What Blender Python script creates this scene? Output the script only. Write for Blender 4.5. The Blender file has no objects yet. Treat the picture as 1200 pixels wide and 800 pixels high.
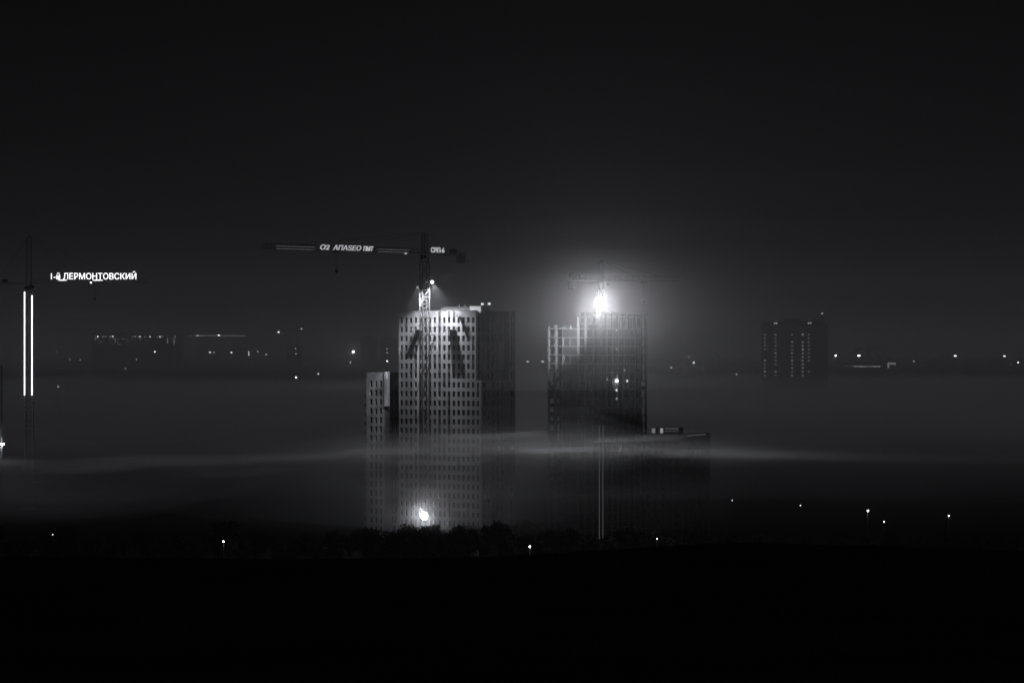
import bpy, bmesh, math, random
from mathutils import Vector, Matrix, noise

random.seed(11)
S = bpy.context.scene
COL = S.collection
R = math.radians
F = 3333.333          # focal length in picture pixels (100 mm on 36 mm, 1200 px wide)
HZ = 405.0            # row of the eye-level horizon
CZ = 66.0             # eye height above the valley floor


def P(px, py, D):
    """point of the place at distance D along the valley"""
    return Vector(((px - 600.0) / F * D, D, CZ - (py - HZ) / F * D))


# ------------------------------------------------------------------ materials
MATS = {}


def principled(name, col, rough=0.8, bump=0.0, scale=0.6, var=0.25, spec=0.3):
    m = bpy.data.materials.new(name)
    m.use_nodes = True
    nt = m.node_tree
    b = nt.nodes['Principled BSDF']
    b.inputs['Roughness'].default_value = rough
    b.inputs['Specular IOR Level'].default_value = spec
    tc = nt.nodes.new('ShaderNodeTexCoord')
    n = nt.nodes.new('ShaderNodeTexNoise')
    n.inputs['Scale'].default_value = scale
    n.inputs['Detail'].default_value = 5
    nt.links.new(tc.outputs['Object'], n.inputs['Vector'])
    mx = nt.nodes.new('ShaderNodeMix')
    mx.data_type = 'RGBA'
    lo = [c * (1 - var) for c in col]
    hi = [min(1, c * (1 + var)) for c in col]
    mx.inputs['A'].default_value = (*lo, 1)
    mx.inputs['B'].default_value = (*hi, 1)
    nt.links.new(n.outputs['Fac'], mx.inputs['Factor'])
    nt.links.new(mx.outputs['Result'], b.inputs['Base Color'])
    if bump:
        bp = nt.nodes.new('ShaderNodeBump')
        bp.inputs['Strength'].default_value = bump
        nt.links.new(n.outputs['Fac'], bp.inputs['Height'])
        nt.links.new(bp.outputs['Normal'], b.inputs['Normal'])
    MATS[name] = m
    return m


def grey(v, t=0.03):
    return (v * (1 - t), v * (1 - t), v * (1 + t))


def emit(name, v, sample='NONE', base=0.5):
    m = bpy.data.materials.new(name)
    m.use_nodes = True
    b = m.node_tree.nodes['Principled BSDF']
    b.inputs['Base Color'].default_value = (*grey(base), 1)
    b.inputs['Emission Color'].default_value = (*grey(1, 0.02), 1)
    b.inputs['Emission Strength'].default_value = v
    try:
        m.cycles.emission_sampling = sample
    except Exception:
        pass
    MATS[name] = m
    return m


def vol(name, density, g, col=0.97):
    m = bpy.data.materials.new(name)
    m.use_nodes = True
    nt = m.node_tree
    nt.nodes.clear()
    out = nt.nodes.new('ShaderNodeOutputMaterial')
    v = nt.nodes.new('ShaderNodeVolumePrincipled')
    v.inputs['Density'].default_value = density
    v.inputs['Anisotropy'].default_value = g
    v.inputs['Color'].default_value = (*grey(col, 0.02), 1)
    nt.links.new(v.outputs['Volume'], out.inputs['Volume'])
    m.cycles.homogeneous_volume = True
    return m


concrete = principled('pale_cladding', grey(0.40), 0.85, 0.1, 0.35, 0.22)
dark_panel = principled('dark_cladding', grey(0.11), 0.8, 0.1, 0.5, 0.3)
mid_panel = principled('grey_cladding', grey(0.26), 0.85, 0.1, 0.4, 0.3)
raw = principled('raw_concrete', grey(0.32), 0.9, 0.2, 0.8, 0.3)
rawdark = principled('block_masonry', grey(0.09), 0.95, 0.2, 1.2, 0.4)
white = principled('white_paint', grey(0.72), 0.6, 0.05, 1.0, 0.15)
steel = principled('crane_steel', grey(0.16), 0.55, 0.05, 1.5, 0.3)
dsteel = principled('dark_steel', grey(0.10), 0.55, 0.05, 1.5, 0.3)
glass = principled('dark_glass', grey(0.02), 0.12, 0, 1, 0.2, 0.5)
frame_m = principled('window_frame', grey(0.12), 0.5, 0, 2, 0.2)
soil = principled('grass_soil', grey(0.022), 1.0, 0.3, 0.25, 0.5, 0.0)
leaf = principled('foliage', grey(0.045), 0.9, 0, 0.7, 0.5, 0.1)
bark = principled('bark', grey(0.05), 0.95, 0.2, 2, 0.4, 0.1)
rope = principled('steel_rope', grey(0.15), 0.6, 0, 2, 0.2)

E_SIGN = emit('sign_glow', 2.0)
E_SIGN_DIM = emit('sign_glow_soft', 0.42)
E_STRIP = emit('led_strip', 2.4)
E_STRIP_DIM = emit('led_strip_dim', 0.075)
E_LINE = emit('led_line', 0.13)
E_LAMP = emit('lamp_glow', 30.0)
E_BIG = emit('flood_glow', 60.0)
E_SMALL = emit('small_lamp', 9.0)
E_FAINT = emit('faint_lamp', 1.8)
E_WIN = [emit('lit_window', v) for v in (0.10, 0.18, 0.32)]
E_CABIN = emit('lit_cabin', 0.5)
E_WORK = emit('work_light', 0.9)
E_WORKDIM = emit('work_light_dim', 0.22)


# ------------------------------------------------------------------ mesh tools
class MB:
    def __init__(self):
        self.v, self.f, self.m = [], [], []

    def quad(self, a, b, c, d, mi=0):
        i = len(self.v)
        self.v += [tuple(a), tuple(b), tuple(c), tuple(d)]
        self.f.append((i, i + 1, i + 2, i + 3))
        self.m.append(mi)

    def box(self, lo, hi, mi=0, M=None):
        x0, y0, z0 = lo
        x1, y1, z1 = hi
        c = [Vector(p) for p in ((x0, y0, z0), (x1, y0, z0), (x1, y1, z0), (x0, y1, z0),
                                 (x0, y0, z1), (x1, y0, z1), (x1, y1, z1), (x0, y1, z1))]
        if M:
            c = [M @ p for p in c]
        i = len(self.v)
        self.v += [tuple(p) for p in c]
        for q in ((3, 2, 1, 0), (4, 5, 6, 7), (0, 1, 5, 4), (1, 2, 6, 5), (2, 3, 7, 6), (3, 0, 4, 7)):
            self.f.append(tuple(i + k for k in q))
            self.m.append(mi)

    def bar(self, a, b, w=0.1, mi=0, n=4, w2=None):
        a, b = Vector(a), Vector(b)
        d = b - a
        if d.length < 1e-6:
            return
        d.normalize()
        up = Vector((0, 0, 1)) if abs(d.z) < 0.95 else Vector((1, 0, 0))
        s = d.cross(up).normalized()
        t = s.cross(d)
        i = len(self.v)
        for p, r in ((a, w / 2), (b, (w if w2 is None else w2) / 2)):
            for k in range(n):
                an = 2 * math.pi * k / n + math.pi / 4
                self.v.append(tuple(p + (s * math.cos(an) + t * math.sin(an)) * r * (1.414 if n == 4 else 1)))
        for k in range(n):
            k2 = (k + 1) % n
            self.f.append((i + k, i + k2, i + n + k2, i + n + k))
            self.m.append(mi)
        self.f.append(tuple(i + k for k in reversed(range(n))))
        self.m.append(mi)
        self.f.append(tuple(i + n + k for k in range(n)))
        self.m.append(mi)

    def ball(self, c, r, mi=0, sx=1, sy=1, sz=1, nu=10, nv=6):
        c = Vector(c)
        i = len(self.v)
        for a in range(nv + 1):
            th = math.pi * a / nv
            for b in range(nu):
                ph = 2 * math.pi * b / nu
                self.v.append((c.x + r * sx * math.sin(th) * math.cos(ph), c.y + r * sy * math.sin(th) * math.sin(ph), c.z + r * sz * math.cos(th)))
        for a in range(nv):
            for b in range(nu):
                b2 = (b + 1) % nu
                self.f.append((i + a * nu + b, i + (a + 1) * nu + b, i + (a + 1) * nu + b2, i + a * nu + b2))
                self.m.append(mi)

    def mesh(self, name, mats):
        me = bpy.data.meshes.new(name)
        me.from_pydata(self.v, [], self.f)
        for mt in (mats if isinstance(mats, (list, tuple)) else [mats]):
            me.materials.append(mt)
        me.polygons.foreach_set('material_index', self.m)
        me.update()
        return me

    def build(self, name, mats, parent=None):
        return link(name, self.mesh(name, mats), parent)


def link(name, data, parent=None):
    o = bpy.data.objects.new(name, data)
    COL.objects.link(o)
    if parent:
        o.parent = parent
    return o


def tag(o, label=None, cat=None, group=None, kind=None):
    if label:
        o['label'] = label
    if cat:
        o['category'] = cat
    if group:
        o['group'] = group
    if kind:
        o['kind'] = kind
    return o


def thing(name, label, cat, loc, rz=0.0, group=None):
    o = bpy.data.objects.new(name, None)
    COL.objects.link(o)
    o.location = loc
    o.rotation_euler = (0, 0, rz)
    o.empty_display_size = 1
    return tag(o, label, cat, group)


def copy_tree(o, parent=None):
    c = o.copy()
    COL.objects.link(c)
    c.parent = parent
    for ch in list(o.children):
        copy_tree(ch, c)
    return c


def text_mesh(txt, width, height, depth=0.15, bold=0.0, shear=0.0):
    cu = bpy.data.curves.new('lettering', 'FONT')
    cu.body = txt
    cu.extrude = 0.05
    cu.offset = bold
    cu.shear = shear
    ob = bpy.data.objects.new('lettering', cu)
    COL.objects.link(ob)
    bpy.context.view_layer.update()
    me = bpy.data.meshes.new_from_object(ob.evaluated_get(bpy.context.evaluated_depsgraph_get()))
    bpy.data.objects.remove(ob)
    xs = [v.co.x for v in me.vertices]
    ys = [v.co.y for v in me.vertices]
    x0, x1, y0, y1 = min(xs), max(xs), min(ys), max(ys)
    for v in me.vertices:
        x = (v.co.x - x0) / (x1 - x0) * width
        y = (v.co.y - y0) / (y1 - y0) * height
        v.co = (x, -v.co.z / 0.05 * depth / 2, y)
    me.materials.clear()
    return me


# ------------------------------------------------------------------ the ground
def sstep(a, b, x):
    t = max(0.0, min(1.0, (x - a) / (b - a)))
    return t * t * (3 - 2 * t)


def ground_z(x, D):
    n = noise.noise(Vector((x / 60, D / 60, 0)))
    hill = 64.4 - 0.060 * max(D, -80) + 0.9 * noise.noise(Vector((x / 17, D / 22, 4))) * sstep(30, 90, abs(D)) + 0.5 * n * sstep(5, 40, abs(D))
    hill = hill * (1 - sstep(95, 420, D))
    far = (38 + 9 * noise.noise(Vector((x / 700, D / 900, 3)))) * sstep(2300, 3200, D)
    valley = 0.6 * noise.noise(Vector((x / 140, D / 140, 7))) * sstep(420, 520, D) * (1 - sstep(700, 760, D))
    return hill + far + valley


def build_ground():
    ds = [-110, -60, -30, -12] + [i * 6 for i in range(0, 22)] + [132 + 16 * i for i in range(0, 20)] + \
         [460, 500, 560, 640, 740, 860, 1000, 1200, 1500, 2000, 2400] + [2500 + 140 * i for i in range(12)] + [4300, 5000, 6500, 8800]
    us = [-1 + 2 * i / 60 for i in range(61)]
    vs, fs = [], []
    for D in ds:
        hw = 160 + 0.52 * max(D, 0)
        for u in us:
            x = u * hw
            vs.append((x, D, ground_z(x, D)))
    w = len(us)
    for a in range(len(ds) - 1):
        for b in range(w - 1):
            i = a * w + b
            fs.append((i, i + 1, i + w + 1, i + w))
    me = bpy.data.meshes.new('ground')
    me.from_pydata(vs, [], fs)
    me.materials.append(soil)
    for p in me.polygons:
        p.use_smooth = True
    o = link('ground', me)
    tag(o, kind='structure')


build_ground()


# ------------------------------------------------------------------ buildings
def facade(bm, x0, u, out, width, z0, z1, cols, rows, recess=0.3, panels=None, skip=None):
    """wall with real openings; returns the openings"""
    x0, u, out = Vector(x0), Vector(u), Vector(out)
    ub = sorted({0.0, width} | {c for p in cols for c in p})
    vb = sorted({z0, z1} | {c for p in rows for c in p})
    cs, rs = {p[0]: k for k, p in enumerate(cols)}, {p[0]: k for k, p in enumerate(rows)}
    z = Vector((0, 0, 1))
    flip = u.cross(z).dot(out) < 0
    opens = []

    def q(a, b, c, d, mi):
        if flip:
            bm.quad(d, c, b, a, mi)
        else:
            bm.quad(a, b, c, d, mi)
    for i in range(len(ub) - 1):
        for j in range(len(vb) - 1):
            ua, uc, va, vc = ub[i], ub[i + 1], vb[j], vb[j + 1]
            pt = lambda uu, vv, dd=0.0: x0 + u * uu + z * vv - out * dd
            ci, rj = cs.get(ua), rs.get(va)
            if ci is not None and rj is not None and not (skip and skip(ci, rj)):
                opens.append((x0 + u * ua, u, out, uc - ua, va, vc, recess))
                q(pt(ua, va), pt(uc, va), pt(uc, va, recess), pt(ua, va, recess), 0)
                q(pt(ua, vc, recess), pt(uc, vc, recess), pt(uc, vc), pt(ua, vc), 0)
                q(pt(ua, va), pt(ua, va, recess), pt(ua, vc, recess), pt(ua, vc), 0)
                q(pt(uc, va, recess), pt(uc, va), pt(uc, vc), pt(uc, vc, recess), 0)
            else:
                mi = panels(ci, (va + vc) / 2, (ua + uc) / 2) if panels else 0
                q(pt(ua, va), pt(uc, va), pt(uc, vc), pt(ua, vc), mi)
    return opens


def window_into(bm, op, glass_i=0, frame_i=1):
    p, u, out, w, va, vc, rec = op
    z = Vector((0, 0, 1))
    M = Matrix((( u.x, -out.x, 0, p.x), (u.y, -out.y, 0, p.y), (0, 0, 1, 0), (0, 0, 0, 1)))
    e = 0.004
    bm.box((e, rec + 0.05, va + e), (w - e, rec + 0.09, vc - e), glass_i, M)
    t = 0.07
    y0, y1 = rec - 0.04, rec + 0.048
    bm.box((e, y0, va + e), (t, y1, vc - e), frame_i, M)
    bm.box((w - t, y0, va + e), (w - e, y1, vc - e), frame_i, M)
    bm.box((t, y0, va + e), (w - t, y1, va + t), frame_i, M)
    bm.box((t, y0, vc - t), (w - t, y1, vc - e), frame_i, M)
    if w > 1.2:
        bm.box((w / 2 - 0.03, y0, va + t), (w / 2 + 0.03, y1, vc - t), frame_i, M)


def windows(root, ops, mats, name='window', cap=100):
    ops = list(ops)
    for op in ops[:cap]:
        b = MB()
        window_into(b, op)
        b.build(name, mats, root)
    if len(ops) > cap:
        b = MB()
        for op in ops[cap:]:
            window_into(b, op)
        tag(b.build(name, mats, root), kind='stuff')


A = R(30)


def base_for(corner, W, a):
    """base point of a building whose right front corner stands at this point"""
    u = Vector((math.cos(a), -math.sin(a), 0))
    p = Vector(corner) - u * W
    p.z = 0
    return p


def rows_for(top, n, pitch, h):
    return [(top - k * pitch - h / 2, top - k * pitch + h / 2) for k in range(n)]


# --- the tall clad tower
def tall_tower():
    W, W2, DP, H, ZN = 30.6, 28.7, 21.5, 77.0, 55.1
    c = P(564, 405, 893)
    t = thing('apartment_tower', 'tall pale apartment tower with a grid of dark windows, lit from its crane', 'building', base_for(c, W, A), -A)
    w = MB()
    pitch, wh, cw = 2.92, 1.78, 0.95
    rows_all = rows_for(H - 2.9, 26, pitch, wh)
    up = [r for r in rows_all if r[0] > ZN]
    low = [r for r in rows_all if r[1] < ZN and r[0] > 0.8]
    sp = 1.775
    cols = [(0.55 + k * sp, 0.55 + k * sp + cw) for k in range(16)]
    cols_low = cols + [(0.55 + 16 * sp, 0.55 + 16 * sp + cw * 0.85)]
    rnd = random.Random(4)
    dark = {(k, r): rnd.random() for k in range(17) for r in range(30)}

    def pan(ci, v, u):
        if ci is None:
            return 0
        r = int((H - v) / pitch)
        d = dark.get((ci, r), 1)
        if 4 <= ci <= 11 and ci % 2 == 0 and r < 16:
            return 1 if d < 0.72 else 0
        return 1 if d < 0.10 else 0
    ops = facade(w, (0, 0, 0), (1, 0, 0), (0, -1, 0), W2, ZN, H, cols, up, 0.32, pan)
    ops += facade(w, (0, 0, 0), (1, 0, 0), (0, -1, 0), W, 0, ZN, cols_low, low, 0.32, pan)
    # right hand faces
    scol = []
    y = 1.2
    k = 0
    while y < 16:
        ww = (1.5, 0.9, 1.9)[k % 3]
        scol.append((y, y + ww))
        y += ww + (1.4, 1.9, 1.2)[k % 3]
        k += 1

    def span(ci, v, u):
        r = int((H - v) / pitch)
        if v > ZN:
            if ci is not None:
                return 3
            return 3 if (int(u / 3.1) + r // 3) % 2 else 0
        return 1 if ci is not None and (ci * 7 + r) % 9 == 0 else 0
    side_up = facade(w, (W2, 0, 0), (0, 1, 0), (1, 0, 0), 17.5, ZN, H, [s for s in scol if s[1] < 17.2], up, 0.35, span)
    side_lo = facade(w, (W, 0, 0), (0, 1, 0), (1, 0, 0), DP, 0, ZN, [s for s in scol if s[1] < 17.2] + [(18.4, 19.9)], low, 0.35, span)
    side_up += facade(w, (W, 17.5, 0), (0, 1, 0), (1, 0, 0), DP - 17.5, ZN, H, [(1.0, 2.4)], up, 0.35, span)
    w.quad((W2, 17.5, ZN), (W, 17.5, ZN), (W, 17.5, H), (W2, 17.5, H), 2)
    w.quad((W2, 0, ZN), (W, 0, ZN), (W, 17.5, ZN), (W2, 17.5, ZN), 0)
    lft = facade(w, (0, DP, 0), (0, -1, 0), (-1, 0, 0), DP, 0, H, [(2 + 2.6 * q_, 3.3 + 2.6 * q_) for q_ in range(7)], rows_all[:-1], 0.3)
    w.quad((W, DP, 0), (0, DP, 0), (0, DP, H), (W, DP, H), 0)
    w.quad((0, 0.3, H - 0.9), (W2, 0.3, H - 0.9), (W2, DP, H - 0.9), (0, DP, H - 0.9), 2)
    w.quad((W2, 17.5, H - 0.9), (W, 17.5, H - 0.9), (W, DP, H - 0.9), (W2, DP, H - 0.9), 2)
    # inner faces of the parapet
    w.quad((0, 0.3, H - 0.9), (W2, 0.3, H - 0.9), (W2, 0.3, H), (0, 0.3, H), 0)
    w.quad((0, 0, H), (W2, 0, H), (W2, 0.3, H), (0, 0.3, H), 0)
    # dark infill behind
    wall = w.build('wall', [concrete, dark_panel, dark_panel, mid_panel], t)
    windows(t, ops + side_up + side_lo + lft, [glass, frame_m])
    b = MB()
    for zz in (H - 5.85 * 1 - 0.02, ZN - 0.05):
        pass
    b.box((-0.12, -0.12, H + 0.003), (W2 + 0.1, 0.38, H + 0.14))
    b.build('parapet_coping', concrete, t)
    b = MB()
    b.box((12.6, 5, H - 0.898), (24.2, 16, H + 1.0))
    b.box((13.4, 4.7, H + 1.003), (23.4, 16.2, H + 1.25))
    b.box((17.4, 8, H + 1.253), (18.0, 8.6, H + 2.2))
    b.box((19.4, 8, H + 1.253), (20.3, 9.2, H + 2.0))
    b.build('rooftop_plant_room', concrete, t)
    return t


tower1 = tall_tower()
rt = tower1.matrix_basis


def t1(x, y, z):
    """point in the tower's own axes -> place"""
    u = Vector((math.cos(A), -math.sin(A), 0))
    v = Vector((math.sin(A), math.cos(A), 0))
    return Vector(tower1.location) + u * x + v * y + Vector((0, 0, z))


# lit site cabin on the roof + two lamps
cab = thing('site_cabin', 'small white lit cabin on the roof edge of the tall pale tower', 'cabin', t1(25.4, 1.6, 76.1), -A)
b = MB(); b.box((0, 0, 0), (4.2, 2.4, 2.5)); b.build('cabin_body', white, cab)
b = MB(); b.box((0.12, -0.05, 0.5), (4.08, -0.005, 2.3)); b.build('window', E_CABIN, cab)
b = MB(); b.box((-0.1, -0.12, 2.503), (4.3, 2.5, 2.62)); b.build('roof', white, cab)
for k, (px, py) in enumerate(((565, 357.5), (573, 357))):
    pt = P(px, py, 894)
    l = thing('work_lamp', ('small lamp on a thin post just right of the white roof cabin', 'small lamp on a thin post farther along the dark roof edge, second from the cabin')[k], 'lamp',
              (pt.x, pt.y + (6 if k == 0 else 9), 76.1), 0, 'lamps on the roof of the tall tower')
    b = MB(); b.bar((0, 0, 0), (0, 0, pt.z - 76.1 + 0.1), 0.12); b.build('post', dsteel, l)
    b = MB(); b.box((-0.42, -0.2, pt.z - 76.1 + 0.1), (0.42, 0.2, pt.z - 76.1 + 0.75)); b.build('lamp_head', E_WORK, l)


# --- lower block to the left of it
def side_block():
    H, W, DP = 57.4, 6.9, 16.0
    c = P(450.5, 405, 913)
    t = thing('apartment_block', 'lower narrow apartment block with three window columns, left of the tall pale tower', 'building', base_for(c, W, A), -A)
    w = MB()
    rows = rows_for(H - 3.6, 18, 2.92, 1.95)
    ops = facade(w, (0, 0, 0), (1, 0, 0), (0, -1, 0), W, 0, H, [(1.35, 2.35), (3.3, 4.1), (5.1, 5.95)], rows, 0.3)
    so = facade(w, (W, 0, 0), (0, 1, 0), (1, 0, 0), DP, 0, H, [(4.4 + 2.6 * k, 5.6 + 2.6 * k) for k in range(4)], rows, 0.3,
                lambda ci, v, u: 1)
    lo = facade(w, (0, DP, 0), (0, -1, 0), (-1, 0, 0), DP, 0, H, [(1.4 + 2.6 * k, 2.6 + 2.6 * k) for k in range(4)], rows, 0.3)
    w.quad((W, DP, 0), (0, DP, 0), (0, DP, H), (W, DP, H), 0)
    w.quad((0, 0, H), (W, 0, H), (W, DP, H), (0, DP, H), 0)
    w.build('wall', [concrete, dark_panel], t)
    windows(t, ops + so + lo, [glass, frame_m])
    b = MB()
    b.box((W + 0.003, -0.25, 46.6), (W + 0.75, 2.0, H + 0.3))
    b.build('corner_pier', white, t)
    for r in rows[1:]:
        b = MB()
        b.box((-1.15, 0.3, r[0] - 0.75), (-0.003, 2.9, r[0] - 0.57))
        b.box((-1.15, 0.3, r[0] - 0.567), (-1.05, 2.9, r[0] + 0.35))
        b.box((-1.047, 0.3, r[0] - 0.567), (-0.003, 0.38, r[0] + 0.35))
        b.build('balcony', raw, t)
    return t


side_block()


# --- the bare concrete tower
def bare_tower():
    a2 = R(40)
    W, DP = 21.6, 24.0
    c = P(704, 405, 900)
    t = thing('unfinished_tower', 'bare concrete tower frame under construction beneath the dazzling floodlight', 'building', base_for(c, W, a2), -a2)
    pitch = 2.78
    HL, HR = 71.5, 75.3
    nf = 26
    nx, ny = 7, 8
    xs = [0.25 + (W - 0.5) * k / nx for k in range(nx + 1)]
    ys = [0.25 + (DP - 0.5) * k / ny for k in range(ny + 1)]
    XS = xs[4]                                       # the front is lower left of this line
    tops = [HL - k * pitch for k in range(nf)][::-1]
    for k, z in enumerate(tops):
        b = MB()
        b.box((0.003, 0.003, z - 0.28), (W - 0.003, DP - 0.003, z))
        b.build('floor_slab', raw if k > nf - 6 else mid_panel, t)  # upper slabs paler: lamplight on the top floors put into the colour
    b = MB(); b.box((XS - 0.3, 0.003, HR - 0.28), (W - 0.003, DP - 0.003, HR)); b.build('floor_slab', raw, t)
    b = MB(); b.box((XS - 0.3, 0.1, HL + 1.4), (W - 4, 9, HL + 1.55)); b.build('formwork_deck', raw, t)
    for i, x in enumerate(xs):
        for j, y in enumerate(ys):
            if not (j == 0 or i == nx or i == 0 or j == ny):
                continue
            top = (HR if x >= XS - 0.1 else HL) + (1.0 if (i + j) % 2 else 0.5)
            b = MB()
            wd = 0.30
            b.box((x - wd, y - wd, 0), (x + wd, y + wd, top))
            # starter bars
            for q in range(3):
                b.bar((x - 0.15 + 0.15 * q, y, top), (x - 0.15 + 0.15 * q, y, top + 0.9), 0.04)
            b.build('column', raw, t)
    # infill masonry: whole, half or absent
    rnd = random.Random(9)
    jobs = []
    for k in range(nf - 1, 0, -1):
        z0, z1 = tops[k - 1] + 0.003, tops[k] - 0.283
        for i in range(nx):
            x0, x1 = xs[i] + 0.245, xs[i + 1] - 0.245
            typ = ('open', 'open', 'full', 'full', 'open', 'half', 'open')[i]
            if k >= nf - 3 and i in (0, 1, 4):
                continue
            if rnd.random() < 0.22:
                typ = rnd.choice(('open', 'half', 'low', 'full'))
            if k < nf - 3 and typ == 'open' and rnd.random() < 0.6:
                typ = 'low'
            y0, y1 = (-0.06, 0.16) if i in (2, 3) else (0.12, 0.32)
            if i in (2, 3) and typ == 'full':
                x0, x1 = xs[i] - 0.05, xs[i + 1] + (0.05 if i == 2 else -0.3)
                if i == 3:
                    x0 += 0.11
            if typ == 'full':
                jobs.append(((x0, y0, z0), (x1, y1, z1)))
            elif typ == 'half':
                jobs.append(((x0, 0.12, z0), (x0 + (x1 - x0) * rnd.uniform(0.35, 0.65), 0.32, z1)))
            elif typ == 'low':
                jobs.append(((x0, 0.12, z0), (x1, 0.32, z0 + rnd.uniform(0.6, 1.3))))
        for j in range(ny):
            y0, y1 = ys[j] + 0.245, ys[j + 1] - 0.245
            typ = ('full', 'half', 'full', 'low', 'half', 'full', 'low', 'half')[j]
            if rnd.random() < 0.3:
                typ = rnd.choice(('open', 'half', 'low', 'full'))
            if typ == 'half':
                w_ = rnd.uniform(0.4, 0.6)
                jobs.append(((W - 0.62, y0, z0), (W - 0.42, y0 + (y1 - y0) * w_, z1)))
            elif typ == 'low':
                jobs.append(((W - 0.62, y0, z0), (W - 0.42, y1, z0 + 0.9)))
            elif typ == 'full':
                jobs.append(((W - 0.62, y0, z0), (W - 0.42, y1, z1)))
    for lo, hi in jobs[:100]:
        b = MB(); b.box(lo, hi); b.build('infill_wall', rawdark, t)
    b = MB()
    for lo, hi in jobs[100:]:
        b.box(lo, hi)
    tag(b.build('infill_wall', rawdark, t), kind='stuff')
    b = MB(); b.box((7, 8, 0), (16, 17, HR + 1.5)); b.build('lift_core', rawdark, t)
    b = MB(); b.box((3.5, 3.0, 0), (W - 3.5, 3.2, HL - 0.3)); b.build('partition', rawdark, t)
    b = MB(); b.box((W - 3.4, 3.3, 0), (W - 3.2, DP - 1, HL - 0.3)); b.build('partition', rawdark, t)
    # guard rail along the top edge
    b = MB()
    for q in range(14):
        y = 0.3 + q * (DP - 0.6) / 13
        b.bar((W - 0.1, y, HR + 0.003), (W - 0.1, y, HR + 1.3), 0.06)
    b.bar((W - 0.1, 0.3, HR + 1.25), (W - 0.1, DP - 0.3, HR + 1.25), 0.06)
    b.bar((W - 0.1, 0.3, HR + 0.7), (W - 0.1, DP - 0.3, HR + 0.7), 0.06)
    b.build('guard_rail', steel, t)
    u = Vector((math.cos(a2), -math.sin(a2), 0)); v = Vector((math.sin(a2), math.cos(a2), 0))
    base = Vector(t.location)
    return lambda x, y, z: base + u * x + v * y + Vector((0, 0, z)), a2, W, DP, tops


t2, A2, W2_, DP2, tops2 = bare_tower()

# work lights inside the bare tower, on its right hand face
wl = [(3, 21, 'bright', 'in the middle of the lit floor'), (5, 21, 'bright', 'at the right of the lit floor'), (1, 21, 'dim', 'at the left of the lit floor')]
k = 0


def work_light(px, py, v, label, w=0.55, h=0.7, mat=None):
    # stands on the slab of its floor just inside the right hand face
    x_pl = W2_ + 0.14
    u = Vector((math.cos(A2), -math.sin(A2), 0)); vv = Vector((math.sin(A2), math.cos(A2), 0))
    o = t2(x_pl, 0, 0)
    # solve for y along the face so that it is seen at px
    tx = (px - 600) / F
    y = (tx * o.y - o.x) / (vv.x - tx * vv.y)
    p = t2(x_pl, y, 0)
    zz = CZ - (py - HZ) / F * p.y
    fl = max([z for z in tops2 if z < zz] + [0])
    l = thing('work_light', label, 'lamp', (p.x, p.y, fl), -A2, 'work lights inside the bare tower')
    b = MB(); b.bar((-0.4, 0, 0.04), (0, 0, max(0.2, zz - fl - h / 2)), 0.06); b.build('stand', dsteel, l)
    z1 = max(0.2, zz - fl - h / 2)
    b = MB(); b.box((-0.1, -w / 2, z1), (0.1, w / 2, z1 + h)); b.build('lamp_head', mat, l)


for px, py, mt, lb in (
        (723, 446.2, E_LAMP, 'brightest white work light inside the bare tower, middle of its lit floor'),
        (735, 446.2, E_WORK, 'white work light inside the bare tower, just right of the brightest one'),
        (711.5, 446.2, E_WORKDIM, 'dim work light inside the bare tower, left of the brightest one'),
        (722.5, 457, E_WORK, 'small work light one floor under the brightest one in the bare tower'),
        (722.5, 467, E_WORKDIM, 'faint work light two floors under the brightest one in the bare tower'),
        (732, 435.6, E_WORKDIM, 'dim work light one floor above and right of the brightest one in the bare tower'),
        (722.5, 409, E_WORKDIM, 'faint work light in a dark upper floor of the bare tower, above the lit floor'),
        (722.5, 387, E_WORKDIM, 'faint work light high under the roof of the bare tower'),
):
    work_light(px, py, 0, lb, mat=mt)


# --- low block right of the bare tower
def low_block():
    H, W, DP = 37.0, 22.0, 20.5
    c = P(800, 405, 930)
    t = thing('apartment_block', 'low dark apartment block half sunk in fog, right of the bare concrete tower', 'building', base_for(c, W, A), -A)
    w = MB()
    rows = rows_for(H - 3.2, 12, 2.9, 1.7)
    ops = facade(w, (0, 0, 0), (1, 0, 0), (0, -1, 0), W, 0, H, [(1 + 2.6 * k, 2.3 + 2.6 * k) for k in range(8)], rows, 0.3)
    ops += facade(w, (W, 0, 0), (0, 1, 0), (1, 0, 0), DP, 0, H, [(1 + 2.6 * k, 2.3 + 2.6 * k) for k in range(7)], rows, 0.3)
    w.quad((W, DP, 0), (0, DP, 0), (0, DP, H), (W, DP, H), 0)
    w.quad((0, DP, 0), (0, 0, 0), (0, 0, H), (0, DP, H), 0)
    w.quad((0, 0, H), (W, 0, H), (W, DP, H), (0, DP, H), 0)
    w.build('wall', [mid_panel, dark_panel], t)
    windows(t, ops, [glass, frame_m])
    b = MB(); b.box((10.0, 1, H + 0.003), (11.6, 3, H + 2.0)); b.build('rooftop_hut', white, t)
    b = MB(); b.box((13.0, 1, H + 0.003), (20.2, 4, H + 2.2)); b.build('rooftop_hut', raw, t)
    b = MB(); b.box((10.2, 0.93, H + 0.3), (11.4, 0.99, H + 1.8)); b.build('lit_panel', E_WIN[1], t)
    b = MB()
    b.box((13.3, 0.93, H + 0.3), (14.3, 0.99, H + 1.9))
    b.build('lit_panel', E_WIN[2], t)
    b = MB()
    b.box((15.0, 0.93, H + 1.7), (20.0, 0.99, H + 1.95))
    b.box((15.0, 0.93, H + 1.0), (20.0, 0.99, H + 1.15))
    b.build('lit_panel', E_WIN[0], t)
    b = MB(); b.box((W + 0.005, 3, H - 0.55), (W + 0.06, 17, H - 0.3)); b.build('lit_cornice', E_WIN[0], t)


low_block()


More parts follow.
